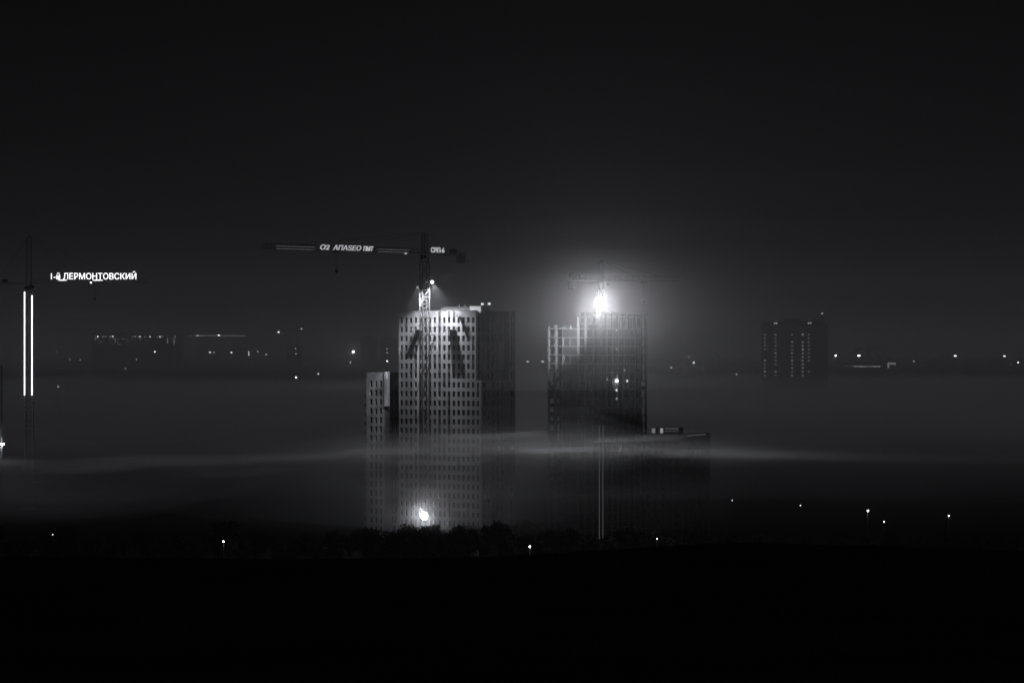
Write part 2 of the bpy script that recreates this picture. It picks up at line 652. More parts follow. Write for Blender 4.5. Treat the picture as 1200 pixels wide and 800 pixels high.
# ------------------------------------------------------------------ tower cranes
def lattice(bm, a, b, w, h, n, up=Vector((0, 0, 1)), chord=0.22, web=0.1, tri=False):
    """four (or three) chord lattice girder from a to b"""
    a, b = Vector(a), Vector(b)
    d = (b - a).normalized()
    s = d.cross(up).normalized()
    t = s.cross(d)
    if tri:
        offs = [-s * w / 2, s * w / 2, t * h]
    else:
        offs = [-s * w / 2 - t * h / 2, s * w / 2 - t * h / 2, s * w / 2 + t * h / 2, -s * w / 2 + t * h / 2]
    for o in offs:
        bm.bar(a + o, b + o, chord)
    m = len(offs)
    for k in range(n):
        p, q = a + (b - a) * (k / n), a + (b - a) * ((k + 1) / n)
        for i in range(m):
            j = (i + 1) % m
            o1, o2 = offs[i], offs[j]
            if k % 2:
                o1, o2 = o2, o1
            bm.bar(p + o1, q + o2, web)
            bm.bar(p + offs[i], p + offs[j], web)


def crane(label, px, D, apex_y, jib_y, jib_len, jib_dir, cj_len, mast_w=2.0, pitch=2.4, root_z=0.0, mat=steel, group=None, ground=None, thin=1.0):
    """jib_dir: angle of the jib in plan, 0 = picture right, pi = left, negative = towards the camera"""
    base = P(px, 405, D)
    gz = ground_z(base.x, D) if ground is None else ground
    t = thing('tower_crane', label, 'crane', (base.x, D, gz), jib_dir, group)
    zj = P(px, jib_y, D).z - gz
    za = P(px, apex_y, D).z - gz
    H = zj - 1.2
    n = max(4, int(H / pitch))
    b = MB()
    ang = -jib_dir + 0.42
    Mr = Matrix.Rotation(ang, 3, 'Z')
    lattice(b, (0, 0, 0), (0, 0, H - 2.2), mast_w, mast_w, n, Mr @ Vector((0, 1, 0)), 0.26 * thin, 0.12 * thin)
    b.build('mast', mat, t)
    b = MB()
    b.bar((0, 0, H - 2.2), (0, 0, H - 0.6), mast_w * 1.25, 0, 12)
    b.build('slewing_ring', dsteel, t)
    b = MB()
    lattice(b, (0, 0, H - 0.6), (0, 0, za - 0.6), mast_w * 0.62, mast_w * 0.62, 6, Vector((1, 0, 0)), 0.2 * thin, 0.09 * thin)
    b.bar((0, 0, za - 0.7), (0, 0, za), 0.7, 0, 6, 0.3)
    b.build('tower_head', mat, t)
    b = MB()
    lattice(b, (1.0, 0, zj - 0.6), (jib_len, 0, zj - 0.6), 1.3, 1.5, int(jib_len / 2.0), Vector((0, 0, 1)), 0.14 * thin, 0.07 * thin, True)
    b.build('jib', mat, t)
    b = MB()
    lattice(b, (-1.0, 0, zj - 0.6), (-cj_len, 0, zj - 0.6), 1.4, 0.7, int(cj_len / 2.0), Vector((0, 0, 1)), 0.16 * thin, 0.08 * thin)
    b.build('counter_jib', mat, t)
    b = MB()
    for q in range(3):
        b.box((-cj_len + 0.5 + q * 0.95, -0.75, zj - 3.4), (-cj_len + 1.35 + q * 0.95, 0.75, zj - 1.1))
    b.build('counterweight', raw, t)
    b = MB()
    b.box((-cj_len + 4.2, -0.6, zj - 0.2), (-cj_len + 6.4, 0.6, zj + 1.0))
    b.build('winch', dsteel, t)
    b = MB()
    b.bar((0, 0, za), (jib_len * 0.42, 0, zj + 0.9), 0.09)
    b.bar((0, 0, za), (jib_len * 0.78, 0, zj + 0.9), 0.09)
    b.bar((0, 0, za), (-cj_len + 1.5, 0, zj - 0.25), 0.09)
    b.build('pendant_line', rope, t)
    s = 1 if math.cos(jib_dir) * 0 - 1 < 0 else 1
    cabin = MB()
    ys = -1 if math.cos(jib_dir) > 0 else 1          # cabin hangs on the side that faces the camera
    cabin.box((0.3, ys * 1.1 - 0.7, zj - 3.1), (2.2, ys * 1.1 + 0.7, zj - 0.95))
    co = cabin.build('operator_cab', white, t)
    g = MB()
    yy = ys * 1.1 + ys * 0.71
    g.box((0.9, min(yy, yy + ys * 0.04), zj - 2.2), (2.1, max(yy, yy + ys * 0.04), zj - 1.2))
    g.box((2.203, ys * 1.1 - 0.6, zj - 2.6), (2.24, ys * 1.1 + 0.6, zj - 1.15))
    g.build('window', glass, co)
    b = MB()
    xt = jib_len * 0.55
    b.box((xt - 0.8, -0.6, zj - 1.15), (xt + 0.8, 0.6, zj - 0.8))
    tr = b.build('trolley', dsteel, t)
    b = MB()
    b.bar((xt - 0.3, 0, zj - 1.15), (xt - 0.3, 0, zj - 6.5), 0.05)
    b.bar((xt + 0.3, 0, zj - 1.15), (xt + 0.3, 0, zj - 6.5), 0.05)
    b.box((xt - 0.4, -0.25, zj - 7.3), (xt + 0.4, 0.25, zj - 6.5))
    b.bar((xt, 0, zj - 7.3), (xt, 0, zj - 8.0), 0.12)
    b.build('hook_block', dsteel, tr)
    b = MB()
    b.box((-2.6, -2.6, -0.3), (2.6, 2.6, 0.35))
    b.build('foundation', raw, t)
    return t, zj, za


def sign_on(t, txt, x0, x1, z, h, mat, flip, y, bold=0.02, shear=0.0, name='lettering'):
    """lettering fixed along the jib; flip when the jib runs to the picture's left"""
    me = text_mesh(txt, abs(x1 - x0), h, 0.2, bold, shear)
    me.materials.append(mat)
    o = link(name, me, t)
    if flip:
        o.rotation_euler = (0, 0, math.pi)
        o.location = (max(x0, x1), y, z)
    else:
        o.location = (min(x0, x1), y, z)
    return o


# crane at the left edge, with the bright sign
tc, zj, za = crane('tower crane at the left with two white light strips and a glowing sign', 34, 1150, 276, 330, 48, R(2), 15, 2.9, thin=0.62)
mpx = 1150 / F
sign_on(tc, '1-й ЛЕРМОНТОВСКИЙ', (60 - 34) * mpx, (159.5 - 34) * mpx, P(0, 327.3, 1150).z - tc.location.z, 3.3, E_SIGN, False, -1.0, 0.004)
b = MB()
b.bar(((60 - 34) * mpx, -0.8, P(0, 326.8, 1150).z), ((160 - 34) * mpx, -0.8, P(0, 326.8, 1150).z), 0.12)
for q in range(9):
    xq = (60 - 34 + 12.4 * q) * mpx
    b.bar((xq, -0.8, P(0, 317.5, 1150).z), (xq, -0.8, P(0, 329.4, 1150).z), 0.08)
b.build('sign_frame', dsteel, tc)
for (pa, pb) in ((68, 79), (108, 121)):
    b = MB()
    b.ball(((0.5 * (pa + pb) - 34) * mpx, -1.1, P(0, 328.3, 1150).z), 1, 0, (pb - pa) * mpx / 2, 0.25, 0.2)
    b.build('sign_lamp', E_SIGN, tc)
b = MB(); b.ball(((106.5 - 34) * mpx, -0.9, P(0, 331, 1150).z), 0.28); b.build('jib_lamp', E_SMALL, tc)
Mr = Matrix.Rotation(0.0, 3, 'Z')
for (px, ya, yb) in ((29.6, 342, 463), (38.2, 346, 463)):
    b = MB()
    b.box(((px - 34) * mpx - 0.24, -2.2, P(0, yb, 1150).z), ((px - 34) * mpx + 0.24, -2.0, P(0, ya, 1150).z))
    b.build('light_strip', E_STRIP, tc)
    b = MB()
    for q in range(0, 16):
        z0 = P(0, 468 + q * 5.5, 1150).z
        b.box(((px - 34) * mpx - 0.08, -1.6, z0 - 0.45), ((px - 34) * mpx + 0.08, -2.0, z0))
    b.build('light_strip', E_WIN[0], tc)

# crane in front of the tall tower
DC = 895.5
tc1, zj, za = crane('tower crane with lit lettering, standing in front of the tall pale tower', 497.5, DC, 272, 294.5, 66, R(180 + 44), 17.5, 2.3, 2.2)
k45 = math.cos(R(44))


def jx(px):
    """distance along this crane's jib that is seen at px"""
    tx = (px - 600) / F
    bx, by = tc1.location.x, tc1.location.y
    ux, uy = math.cos(R(224)), math.sin(R(224))
    return (tx * by - bx) / (ux - tx * uy)


zs = zj - 0.5
sign_on(tc1, 'О2', jx(373), jx(384), zs, 1.6, E_SIGN_DIM, True, 0.9, 0.02, 0.25)
sign_on(tc1, 'АПАЅЕО', jx(388), jx(421), zs, 1.6, E_SIGN_DIM, True, 0.9, 0.01, 0.25)
sign_on(tc1, 'ПМТ', jx(423.5), jx(435.5), zs, 1.5, E_SIGN_DIM, True, 0.9, 0.03, 0.2)
for (a_, c_) in ((322, 367), (441, 477)):
    for dz in (0.0, 0.75):
        b = MB(); b.box((min(jx(a_), jx(c_)), 0.7, zj - 0.62 + dz), (max(jx(a_), jx(c_)), 0.78, zj - 0.52 + dz)); b.build('light_strip', E_LINE, tc1)
b = MB(); b.ball((jx(473.5), 0.8, zj - 0.9), 0.3, 0, 2.0, 0.6, 0.7); b.build('jib_lamp', E_CABIN, tc1)
sign_on(tc1, 'СВП-6', -7.6, -1.9, zj - 0.35, 1.7, E_SIGN_DIM, True, 0.95, 0.03)

# tie collars that hold the mast to the tower
for z in (P(0, 392, DC).z, P(0, 520, DC).z):
    b = MB()
    o = Vector(tc1.location)
    Mi = Matrix.Rotation(-R(224), 3, 'Z')
    def L(p):
        return Mi @ (Vector(p) - o)
    for (tx_, mx_) in ((8.0, 9.8), (13.5, 11.8), (13.5, 9.8)):
        an = t1(tx_, -0.003, z)
        c = Vector((o.x + (mx_ - 10.8) * 0.9, o.y + 1.2, z))
        b.bar(L(an), L(c), 0.22)
    b.bar(L((o.x - 1.5, o.y - 1.5, z)), L((o.x + 1.5, o.y - 1.5, z)), 0.25)
    b.bar(L((o.x - 1.5, o.y + 1.5, z)), L((o.x + 1.5, o.y + 1.5, z)), 0.25)
    b.bar(L((o.x - 1.5, o.y - 1.5, z)), L((o.x - 1.5, o.y + 1.5, z)), 0.25)
    b.bar(L((o.x + 1.5, o.y - 1.5, z)), L((o.x + 1.5, o.y + 1.5, z)), 0.25)
    b.build('tie_frame', steel, tc1)

# loading platforms on the facade (they throw the long shadows)
for (fx, py, ww, dp, lb) in ((7.9, 386, 2.5, 4.0, 'loading platform on the tall tower facade left of the crane mast'),
                             (20.2, 386, 2.5, 4.0, 'loading platform high on the tall tower facade right of the crane mast'),
                             (22.9, 370.5, 0.9, 3.2, 'narrow bracket platform at the top right of the tall tower facade')):
    p0 = t1(fx, 0, 0)
    z = P(0, py, p0.y).z
    l = thing('loading_platform', lb, 'platform', (p0.x, p0.y, z), -A, 'loading platforms on the tall tower')
    b = MB(); b.box((-ww / 2, -dp, -0.15), (ww / 2, -0.004, 0)); b.build('deck', raw, l)
    b = MB()
    for sx in (-1, 1):
        for q in range(4):
            yy = -0.2 - (dp - 0.3) * q / 3
            b.bar((sx * (ww / 2 - 0.04), yy, 0.002), (sx * (ww / 2 - 0.04), yy, 1.1), 0.06)
        b.bar((sx * (ww / 2 - 0.04), -0.1, 1.08), (sx * (ww / 2 - 0.04), -dp + 0.05, 1.08), 0.06)
        b.bar((sx * (ww / 2 - 0.04), -0.1, 0.55), (sx * (ww / 2 - 0.04), -dp + 0.05, 0.55), 0.06)
    b.build('guard_rail', steel, l)

# crane behind the dazzling lamp
DB = 880
tc2, zj, za = crane('tower crane rising in front of the bare concrete tower behind the dazzling floodlight', 704.3, DB, 305, 326.5, 27, R(24), 11.5, 1.5, thin=0.65)
for sx in (-1, 1):
    b = MB()
    x = sx * 0.55
    v = Matrix.Rotation(-R(24), 3, 'Z') @ Vector((x, -1.1, 0))
    for (ya, yb) in ((498, 652),):
        b.bar((v.x, v.y, P(0, yb, DB).z), (v.x, v.y, P(0, ya, DB).z), 0.12)
    b.build('light_strip', E_STRIP_DIM, tc2)
b = MB(); b.box((-11.0, -0.78, zj - 0.75), (-2.0, -0.72, zj - 0.6)); b.build('light_strip', E_WIN[2], tc2)  # no lamp: glow put on the counter jib for light from below
b = MB(); b.box((-10.9, -0.5, zj + 0.3), (-9.4, 0.5, zj + 2.0)); b.build('winch_cover', dsteel, tc2)


# ------------------------------------------------------------------ lamps that light the place
def lamp(name, kind, energy, loc, parent=None, radius=0.3):
    d = bpy.data.lights.new(name, kind)
    d.energy = energy
    d.color = (0.96, 0.97, 1.0)
    if kind != 'SUN':
        d.shadow_soft_size = radius
    o = link(name, d, parent)
    o.location = loc
    return o


def local(t, p):
    return Matrix.Rotation(-t.rotation_euler.z, 3, 'Z') @ (Vector(p) - Vector(t.location))


def spot(loc, target, energy, cone, blend, parent, radius=0.25):
    o = lamp('beam', 'SPOT', energy, Vector(loc) - Vector(parent.location), parent, radius)
    o.data.spot_size = R(cone)
    o.data.spot_blend = blend
    o.rotation_euler = (Vector(target) - Vector(loc)).to_track_quat('-Z', 'Y').to_euler()
    return o


def floodlight(pt, label, r, energy, spill, mat, arm_to):
    t = thing('floodlight', label, 'lamp', pt, 0)
    b = MB(); b.bar((0, 0.5, 0), Vector(arm_to) - Vector(pt), 0.16); b.build('bracket', dsteel, t)
    b = MB()
    b.bar((0, 0.15, 0), (0, 0.62, 0), r * 2.1, 0, 14, r * 1.3)
    b.build('housing', dsteel, t)
    b = MB(); b.ball((0, -0.02, 0), r, 0, 1, 0.22, 1, 16, 8); b.build('lens', mat, t)
    q = Vector(pt) + Vector((0, -0.6 - r * 0.3, 0))
    spot(q, q + Vector((0, -10, -1.0)), energy, 172, 0.9, t, 0.4)
    lamp('bulb', 'POINT', spill, (0, -0.6 - r * 0.3, 0), t, 0.35)
    return t


pf = P(703, 355, DB - 3)
flood = floodlight(pf, 'dazzling round floodlight above the bare concrete tower', 1.7, 78000, 200, E_BIG, (pf.x + 0.4, DB - 0.6, pf.z))
spot(pf + Vector((-2.6, -0.9, 0.4)), P(663, 391, 907), 95000, 32, 1.0, flood, 0.2)
pl = P(497, 604, 889)
floodlow = floodlight(pl, 'bright floodlight low on the crane mast at the foot of the tall pale tower', 1.1, 3800, 4, E_BIG, (pl.x + 0.2, DC - 1.0, pl.z + 0.5))

# projector on the crane mast that lights the facade
pp = P(506.5, 330.5, 892.8)
pr = thing('projector', 'small projector on the crane mast throwing a beam on the tall tower', 'lamp', pp, 0)
b = MB(); b.bar((-1.6, 2.4, 0), (0, 0.2, 0), 0.14); b.build('bracket', dsteel, pr)
b = MB(); b.ball((0, 0, 0), 0.42); b.build('lens', E_LAMP, pr)
b = MB(); b.bar((0, 0.1, 0.3), (-0.3, 0.3, 0.7), 0.9, 0, 10, 0.5); b.build('housing', dsteel, pr)


src = pp + Vector((0.6, -0.3, -0.5))
spot(src, t1(20.5, 0.0, 74.5), 22000, 32, 0.8, pr)
spot(src, t1(14.5, 0.0, 54), 20000, 124, 0.9, pr)
spot(src, t1(15.0, 0.0, 63), 26000, 58, 1.0, pr)
spot(src, P(438, 462, 912), 50000, 24, 0.8, pr)

p2 = P(489.5, 333, 892.8)  # added fill lamp, brightens the facade's left part in the mast shadow
fill_pr = thing('projector', 'added fill lamp in a dark hood on the left side of the crane mast, facing down', 'lamp', p2, 0)
b = MB(); b.bar((1.0, 1.6, 0), (0, 0.2, 0), 0.12); b.build('bracket', dsteel, fill_pr)
b = MB(); b.bar((0, 0, -0.1), (0, 0, 0.5), 0.7, 0, 10, 0.35); b.build('housing', dsteel, fill_pr)
spot(p2 + Vector((0, -0.1, -0.45)), t1(5.5, 0.0, 58), 26000, 74, 1.0, fill_pr)

# lamp mast at the left edge
pm = P(0.5, 520, 905)
lm = thing('floodlight_mast', 'thin lattice lamp mast cut by the left picture edge', 'mast', (pm.x, 905, 0))
b = MB(); lattice(b, (0, 0, 0), (0, 0, 60), 0.9, 0.9, 40, Vector((0, 1, 0)), 0.12, 0.06); b.build('mast', dsteel, lm)
b = MB(); b.ball((0.7, -0.9, pm.z), 1, 0, 0.75, 0.3, 0.3); b.build('lens', E_LAMP, lm)
b = MB(); b.bar((0, 0, pm.z + 0.1), (0.6, -0.7, pm.z + 0.1), 0.14); b.build('bracket', dsteel, lm)
lamp('bulb', 'POINT', 1300, (0.6, -1.6, pm.z - 0.2), lm, 0.3)


# ------------------------------------------------------------------ street lamps and far lights
def street_lamp(px, py, D, label, mat, r=0.35, group=None, energy=0, name='street_lamp', sx=1.0, ground=None):
    p = P(px, py, D)
    gz = ground_z(p.x, D) if ground is None else ground
    t = thing(name, label, 'street lamp' if name == 'street_lamp' else 'lamp mast', (p.x, D, gz), 0, group)
    h = p.z - gz
    b = MB()
    b.bar((0, 0.6, 0), (0, 0.6, h + 0.2), 0.24, 0, 6, 0.14)
    b.bar((0, 0.6, h + 0.2), (0, -0.2, h + r * 0.8 + 0.25), 0.1, 0, 6)
    b.build('post', dsteel, t)
    b = MB()
    b.ball((0, -0.2, h), r, 0, sx, 1, 0.8)
    b.build('lamp_head', mat, t)
    if energy:
        lamp('bulb', 'POINT', energy, (0, -0.7 - r, h), t, 0.3)
    return t


def near_D(py, z=10.5):
    return (CZ - z) / (py - HZ) * F


near = [
    (262, 634, E_LAMP, 'bright street lamp in the dark valley, far left of the low floodlight', 0.3, 60),
    (621, 640, E_LAMP, 'bright street lamp in the dark valley between the two tall towers', 0.36, 80),
    (770, 631, E_SMALL, 'small street lamp at the foot of the low dark block', 0.25, 30),
    (1017, 598, E_LAMP, 'brightest street lamp of the valley lights at the right', 0.42, 90),
    (1036, 611, E_SMALL, 'small street lamp just right of and below the brightest right valley lamp', 0.3, 20),
    (1112, 604, E_LAMP, 'street lamp far right in the dark valley, nearest the right edge', 0.34, 40),
    (858, 586, E_FAINT, 'faint street lamp in fog right of the low dark block', 0.35, 0),
    (938, 592, E_FAINT, 'faint street lamp in the right valley under the far lit tower', 0.4, 0),
    (62, 626, E_FAINT, 'faint street lamp at the far left of the dark valley', 0.35, 0),
]
for px, py, m, lb, r, e in near:
    street_lamp(px, py, near_D(py), lb, m, r * 0.58, 'street lamps in the dark valley', e)

G2 = 'far street lamps left of the towers'
far = [
    (414, 412, 2600, E_LAMP, 'bright far lamp with a halo left of the tall tower', 1.3, 9000),
    (181.5, 412, 3100, E_SMALL, 'far lamp below the long lit slab block', 0.9, 0),
    (246, 412.6, 3600, E_SMALL, 'left of the close pair of far lamps under the string of lights', 0.9, 0),
    (251, 412.8, 3600, E_SMALL, 'right of the close pair of far lamps under the string of lights', 0.8, 0),
    (271, 412.8, 3600, E_SMALL, 'single far lamp between the close pair and the stacked pair of lamps', 1.0, 0),
    (291.5, 412.5, 3600, E_SMALL, 'upper lamp of the far stacked pair left of the towers', 0.8, 0),
    (291.5, 415.4, 3500, E_SMALL, 'lower lamp of the far stacked pair left of the towers', 0.8, 0),
    (302, 411.6, 3600, E_SMALL, 'far lamp just right of the stacked pair', 0.8, 0),
    (312, 415.2, 3500, E_FAINT, 'dim far lamp right of the stacked pair, a little lower', 1.1, 0),
    (347, 442, 1900, E_SMALL, 'lone lamp in the fog field below the far houses', 0.55, 0),
    (373, 438, 2000, E_FAINT, 'faint lamp in the fog field nearer to the tall tower', 0.6, 0),
    (68, 453, 1700, E_FAINT, 'faint lamp in the fog field right of the light strips', 0.4, 0),
    (66, 412, 3600, E_FAINT, 'faint far lamp under the glowing crane sign', 0.9, 0),
    (82, 421, 3300, E_FAINT, 'left of two faint far lamps under the glowing crane sign', 0.8, 0),
    (94, 421.5, 3300, E_FAINT, 'right of two faint far lamps under the glowing crane sign', 0.8, 0),
    (453.7, 423, 2100, E_SMALL, 'small lamp in the gap between the dark far tower and the tall tower', 0.5, 0),
    (410.5, 424, 2600, E_FAINT, 'faint lamp under the bright far lamp with a halo', 0.7, 0),
    (160, 421, 3100, E_FAINT, 'faint lamp scattered below the long lit slab block, leftmost', 0.6, 0),
    (147, 432, 2300, E_FAINT, 'faint lamp lowest below the long lit slab block', 0.4, 0),
]
for px, py, D, m, lb, r, e in far:
    street_lamp(px, py, D, lb, m, r * (0.75 if m is E_LAMP else 1.0), G2, e)
for px, py, D, m, lb, r in (
        (326.5, 389, 3300, E_SMALL, 'tall lamp mast in the far left, lower of two high lights', 0.95),
        (353.5, 385.3, 3300, E_FAINT, 'tall lamp mast in the far left, highest of two high lights', 1.0)):
    street_lamp(px, py, D, lb, m, r, 'tall far lamp masts', 0, 'lamp_mast', 1.2)
G3 = 'far street lamps right of the towers'
for px, py, D, m, lb, r, e, sx in (
        (979.5, 416.5, 2700, E_LAMP, 'bright far lamp just right of the far lit tower', 1.05, 300, 1.2),
        (1006.5, 416.8, 2700, E_LAMP, 'bright far lamp beside the small far crane', 1.05, 300, 1.7),
        (1119.5, 417, 3000, E_SMALL, 'wide far lamp on the right treeline, left of two', 0.85, 100, 2.4),
        (1177, 417, 3000, E_SMALL, 'wide far lamp on the right treeline, nearest the right edge', 0.9, 100, 1.9),
        (1193, 424.6, 2900, E_SMALL, 'small far lamp at the right picture edge', 0.8, 0, 1.5),
        (1071, 423, 2900, E_FAINT, 'faint far lamp between the small lit sign and the wide treeline lamp', 0.9, 0, 1.2),
        (813, 424.8, 2700, E_SMALL, 'small far lamp right of the bare tower at the wood edge', 0.9, 0, 1),
        (786.5, 430.6, 2500, E_FAINT, 'faint far lamp closest to the right flank of the bare tower', 0.9, 0, 1),
        (807, 417.5, 2900, E_FAINT, 'faint far lamp on the wood edge right of the bare tower', 0.8, 0, 1),
        (618.5, 423.5, 2700, E_FAINT, 'left of two faint far lamps in the gap between the towers', 1.1, 0, 1.5),
        (636, 423.5, 2700, E_FAINT, 'right of two faint far lamps in the gap between the towers', 1.1, 0, 1.5),
        (863, 438.5, 2000, E_FAINT, 'faint lamp in the fog left of the far lit tower', 0.5, 0, 1)):
    street_lamp(px, py, D, lb, m, r * (0.7 if m is E_LAMP else 0.85), G3, e, 'street_lamp', sx)

# ------------------------------------------------------------------ far buildings
def far_block(label, px0, pxc, px1, py_top, D, floors, lit, a=A, mat=mid_panel, ftr=None):
    """px0..pxc front, pxc..px1 right flank; lit(col,row) -> material or None"""
    m = D / F
    W = (pxc - px0) * m / math.cos(a)
    DP = max(4.0, (px1 - pxc) * m / math.sin(a))
    c = P(pxc, 405, D)
    base = base_for(c, W, a)
    gz = ground_z(base.x, D) - 2
    base.z = gz
    t = thing('apartment_building', label, 'building', base, -a)
    H = P(0, py_top, D).z - gz
    w = MB()
    w.box((0, 0, 0), (W, DP, H))
    w.build('wall', mat, t)
    b = MB(); b.box((-0.3, -0.3, H + 0.003), (W + 0.3, DP + 0.3, H + 0.6)); b.build('roof', dark_panel, t)
    b = MB(); b.box((W * 0.25, DP * 0.3, H + 0.603), (W * 0.4, DP * 0.6, H + 3.2)); b.build('roof_hut', dark_panel, t); b = MB(); b.box((W * 0.62, DP * 0.3, H + 0.603), (W * 0.75, DP * 0.6, H + 2.6)); b.build('roof_hut', dark_panel, t)
    lit(t, W, DP, H, m)
    return t


def pane(t, x0, x1, z0, z1, mat, y=-0.06, name='window'):
    b = MB()
    b.box((x0, y, z0), (x1, -0.003, z1))
    b.build(name, mat, t)


def lit_tower(t, W, DP, H, m):
    rnd = random.Random(3)
    ca = math.cos(A)
    top = H - (392 - 380) * m
    for px, br in ((899, 1), (911, 1), (929.5, 1), (941.3, 2), (948, 0)):
        for k in range(12):
            if br == 0 and rnd.random() < 0.55:
                continue
            x = (px - 895) * m / ca
            z = top - k * 4.35 * m
            r = rnd.random()
            if r < 0.10 or z < 4:
                continue
            mt = E_WIN[min(2, max(0, br - 1 + (1 if r > 0.75 else 0)))]
            pane(t, x - 1.0, x + 1.0, z - 0.75, z + 0.75, mt)
    dark = MB()
    n = 0
    for px in (905, 917, 923, 935):
        for k in range(12):
            x = (px - 895) * m / ca
            z = top - k * 4.35 * m
            pane(t, x - 0.7, x + 0.7, z - 0.7, z + 0.7, glass)
    for q, (xa, xb, hh) in enumerate(((0.02, 0.16, 1.8), (0.44, 0.56, 4.2), (0.80, 0.97, 2.4))):
        b = MB(); b.box((W * xa, 1.5, H + 0.603), (W * xb, DP * 0.6, H + 0.6 + hh)); b.build('roof_hut', dark_panel, t)
    for px, ww in ((910.5, 1.9), (956.5, 1.9)):
        x = min(W - 1, (px - 895) * m / ca) if px < 950 else W - 2
        for s in (-0.9, 0.9):
            b = MB(); b.box((x + s - 0.5, 0.4, H + 0.605), (x + s + 0.5, 1.2, H + 1.5)); b.build('roof_light', E_WORK, t)


fb = far_block('far tall apartment building with columns of lit windows, right of the towers', 895, 951, 975, 380, 2330, 16, lit_tower)


def slab_lit(t, W, DP, H, m):
    rnd = random.Random(5)
    ca = math.cos(R(12))
    for q in range(34):
        px = 106 + q * 3.0
        x = (px - 104) * m / ca
        r = rnd.random()
        mt = E_SMALL if q in (10, 20) or r < 0.12 else (E_FAINT if r < 0.6 else E_WORK)
        
        if rnd.random() < 0.68:
            pane(t, x - 0.5, x + 0.5, H - 2.6, H - 1.4, mt)
        for k in range(1, 4):
            if rnd.random() < (0.5 if q < 16 else 0.25):
                pane(t, x - 0.45, x + 0.45, H - 2.4 - 2.9 * k, H - 1.3 - 2.9 * k, E_WIN[2] if rnd.random() < 0.7 else E_WORK)
    for px, py, mt in ((196, 399.5, E_CABIN), (204, 400.3, E_CABIN)):
        x = (px - 104) * m / ca
        pane(t, x - 0.6, x + 0.6, H - (py + 3 - 392.5) * m, H - (py - 3 - 392.5) * m, mt, -0.16)


far_block('long low slab block with a row of tiny lit windows on the far left skyline', 104, 206, 212, 392.3, 3250, 10, slab_lit, R(12))


def two_lights(pts):
    def fn(t, W, DP, H, m):
        for (fx, dz, mt) in pts:
            pane(t, W * fx - 0.6, W * fx + 0.6, H - dz - 1.2, H - dz, mt)
        for k in range(6):
            for q in range(5):
                pane(t, W * (0.1 + 0.19 * q), W * (0.1 + 0.19 * q) + 1.2, H - 4 - 3 * k - 1.5, H - 4 - 3 * k, glass, -0.04)
    return fn


far_block('dark far apartment tower with one small light, left of the tall tower', 422, 434, 442, 397, 2950, 16, two_lights([(0.45, 6.5, E_WIN[2])]))
far_block('dark far apartment tower squeezed against the left flank of the tall tower', 446, 456, 466, 397, 3000, 16, two_lights([(0.75, 10, E_FAINT), (0.75, 14, E_FAINT)]))
far_block('small far house with four dim lights left of the bright haloed lamp', 335, 350, 354, 405, 3000, 6, two_lights([(0.2, 6, E_WIN[1]), (0.75, 2.4, E_FAINT), (0.8, 8, E_FAINT), (0.5, 6, E_WIN[1])]))
far_block('long far apartment house in the haze under the string of lights', 227, 286, 291, 394.6, 4350, 10, two_lights([(0.3, 6, E_WIN[1]), (0.6, 8, E_WIN[0])]), R(15))


def lit_bar(t, W, DP, H, m):
    pane(t, W * 0.25, W * 0.98, H - 2.4, H - 1.2, E_CABIN, -0.06, 'light_strip')
    pane(t, W * 0.0 + 0.4, W * 0.23, H - 2.0, H - 1.2, E_WIN[0], -0.06, 'light_strip')


far_block('long low shed with a thin strip of light, right of the far lit tower', 990, 1033, 1036, 427.2, 2880, 3, lit_bar, R(8))


def lit_sign(t, W, DP, H, m):
    b = MB()
    b.box((0.3, -0.3, H - 5.5), (1.9, -0.004, H - 0.3))
    b.box((1.903, -0.3, H - 2.0), (W - 0.3, -0.004, H - 0.3))
    b.build('lit_panel', E_CABIN, t)
    pane(t, W - 1.6, W - 0.4, H - 3.6, H - 2.1, E_WIN[1], -0.1, 'lit_panel')


far_block('small far kiosk front with a bent lit panel beside the low shed', 1040, 1050, 1052, 424.5, 2880, 2, lit_sign, R(8))

crane('small far crane shaped like a T on the right skyline', 1018, 2650, 404, 408, 17, R(5), 13, 2.6, 4.0, mat=dsteel)
crane('faint far crane standing behind the far lit tower with one lamp at its top', 963.5, 2500, 368, 373, 9, R(10), 7, 2.0, 4.0, mat=dsteel)
pt = P(963.5, 369.3, 2499)
l = thing('warning_lamp', 'tiny lamp glowing at the top of the faint crane behind the far lit tower', 'lamp', (pt.x, 2500, P(0, 368, 2500).z))
b = MB(); b.ball((0, 0, 0.7), 0.7); b.build('lamp_glass', E_WORK, l)


ROOF = P(0, 394.6, 4350).z + 0.6
# string of identical lamps on the far embankment
proto = None
for q in range(17):
    px = 233 + q * 3.3 + random.uniform(-0.6, 0.6)
    py = 393.2 + random.uniform(-0.25, 0.35)
    D = 4349
    big = q in (0, 7)
    p = P(px, py, D)
    gz = ROOF
    if proto is None:
        proto = street_lamp(px, py, D, 'tiny lamp in the level string of lights along the far left skyline', E_FAINT, 0.85, 'string of lights on the far skyline', ground=ROOF)
        ph = p.z - gz
        t = proto
    else:
        t = copy_tree(proto)
        t.location = (p.x, D, p.z - ph)
    t.location.z = p.z - ph
for px, lb in ((231.5, 'brightest lamp at the left end of the string of lights on the far skyline'), (256.3, 'bright lamp in the middle of the string of lights on the far skyline')):
    street_lamp(px, 392.8, 4346, lb, E_LAMP, 1.0, 'bright lamps in the far string of lights', 0, 'street_lamp', 1.2, ROOF)


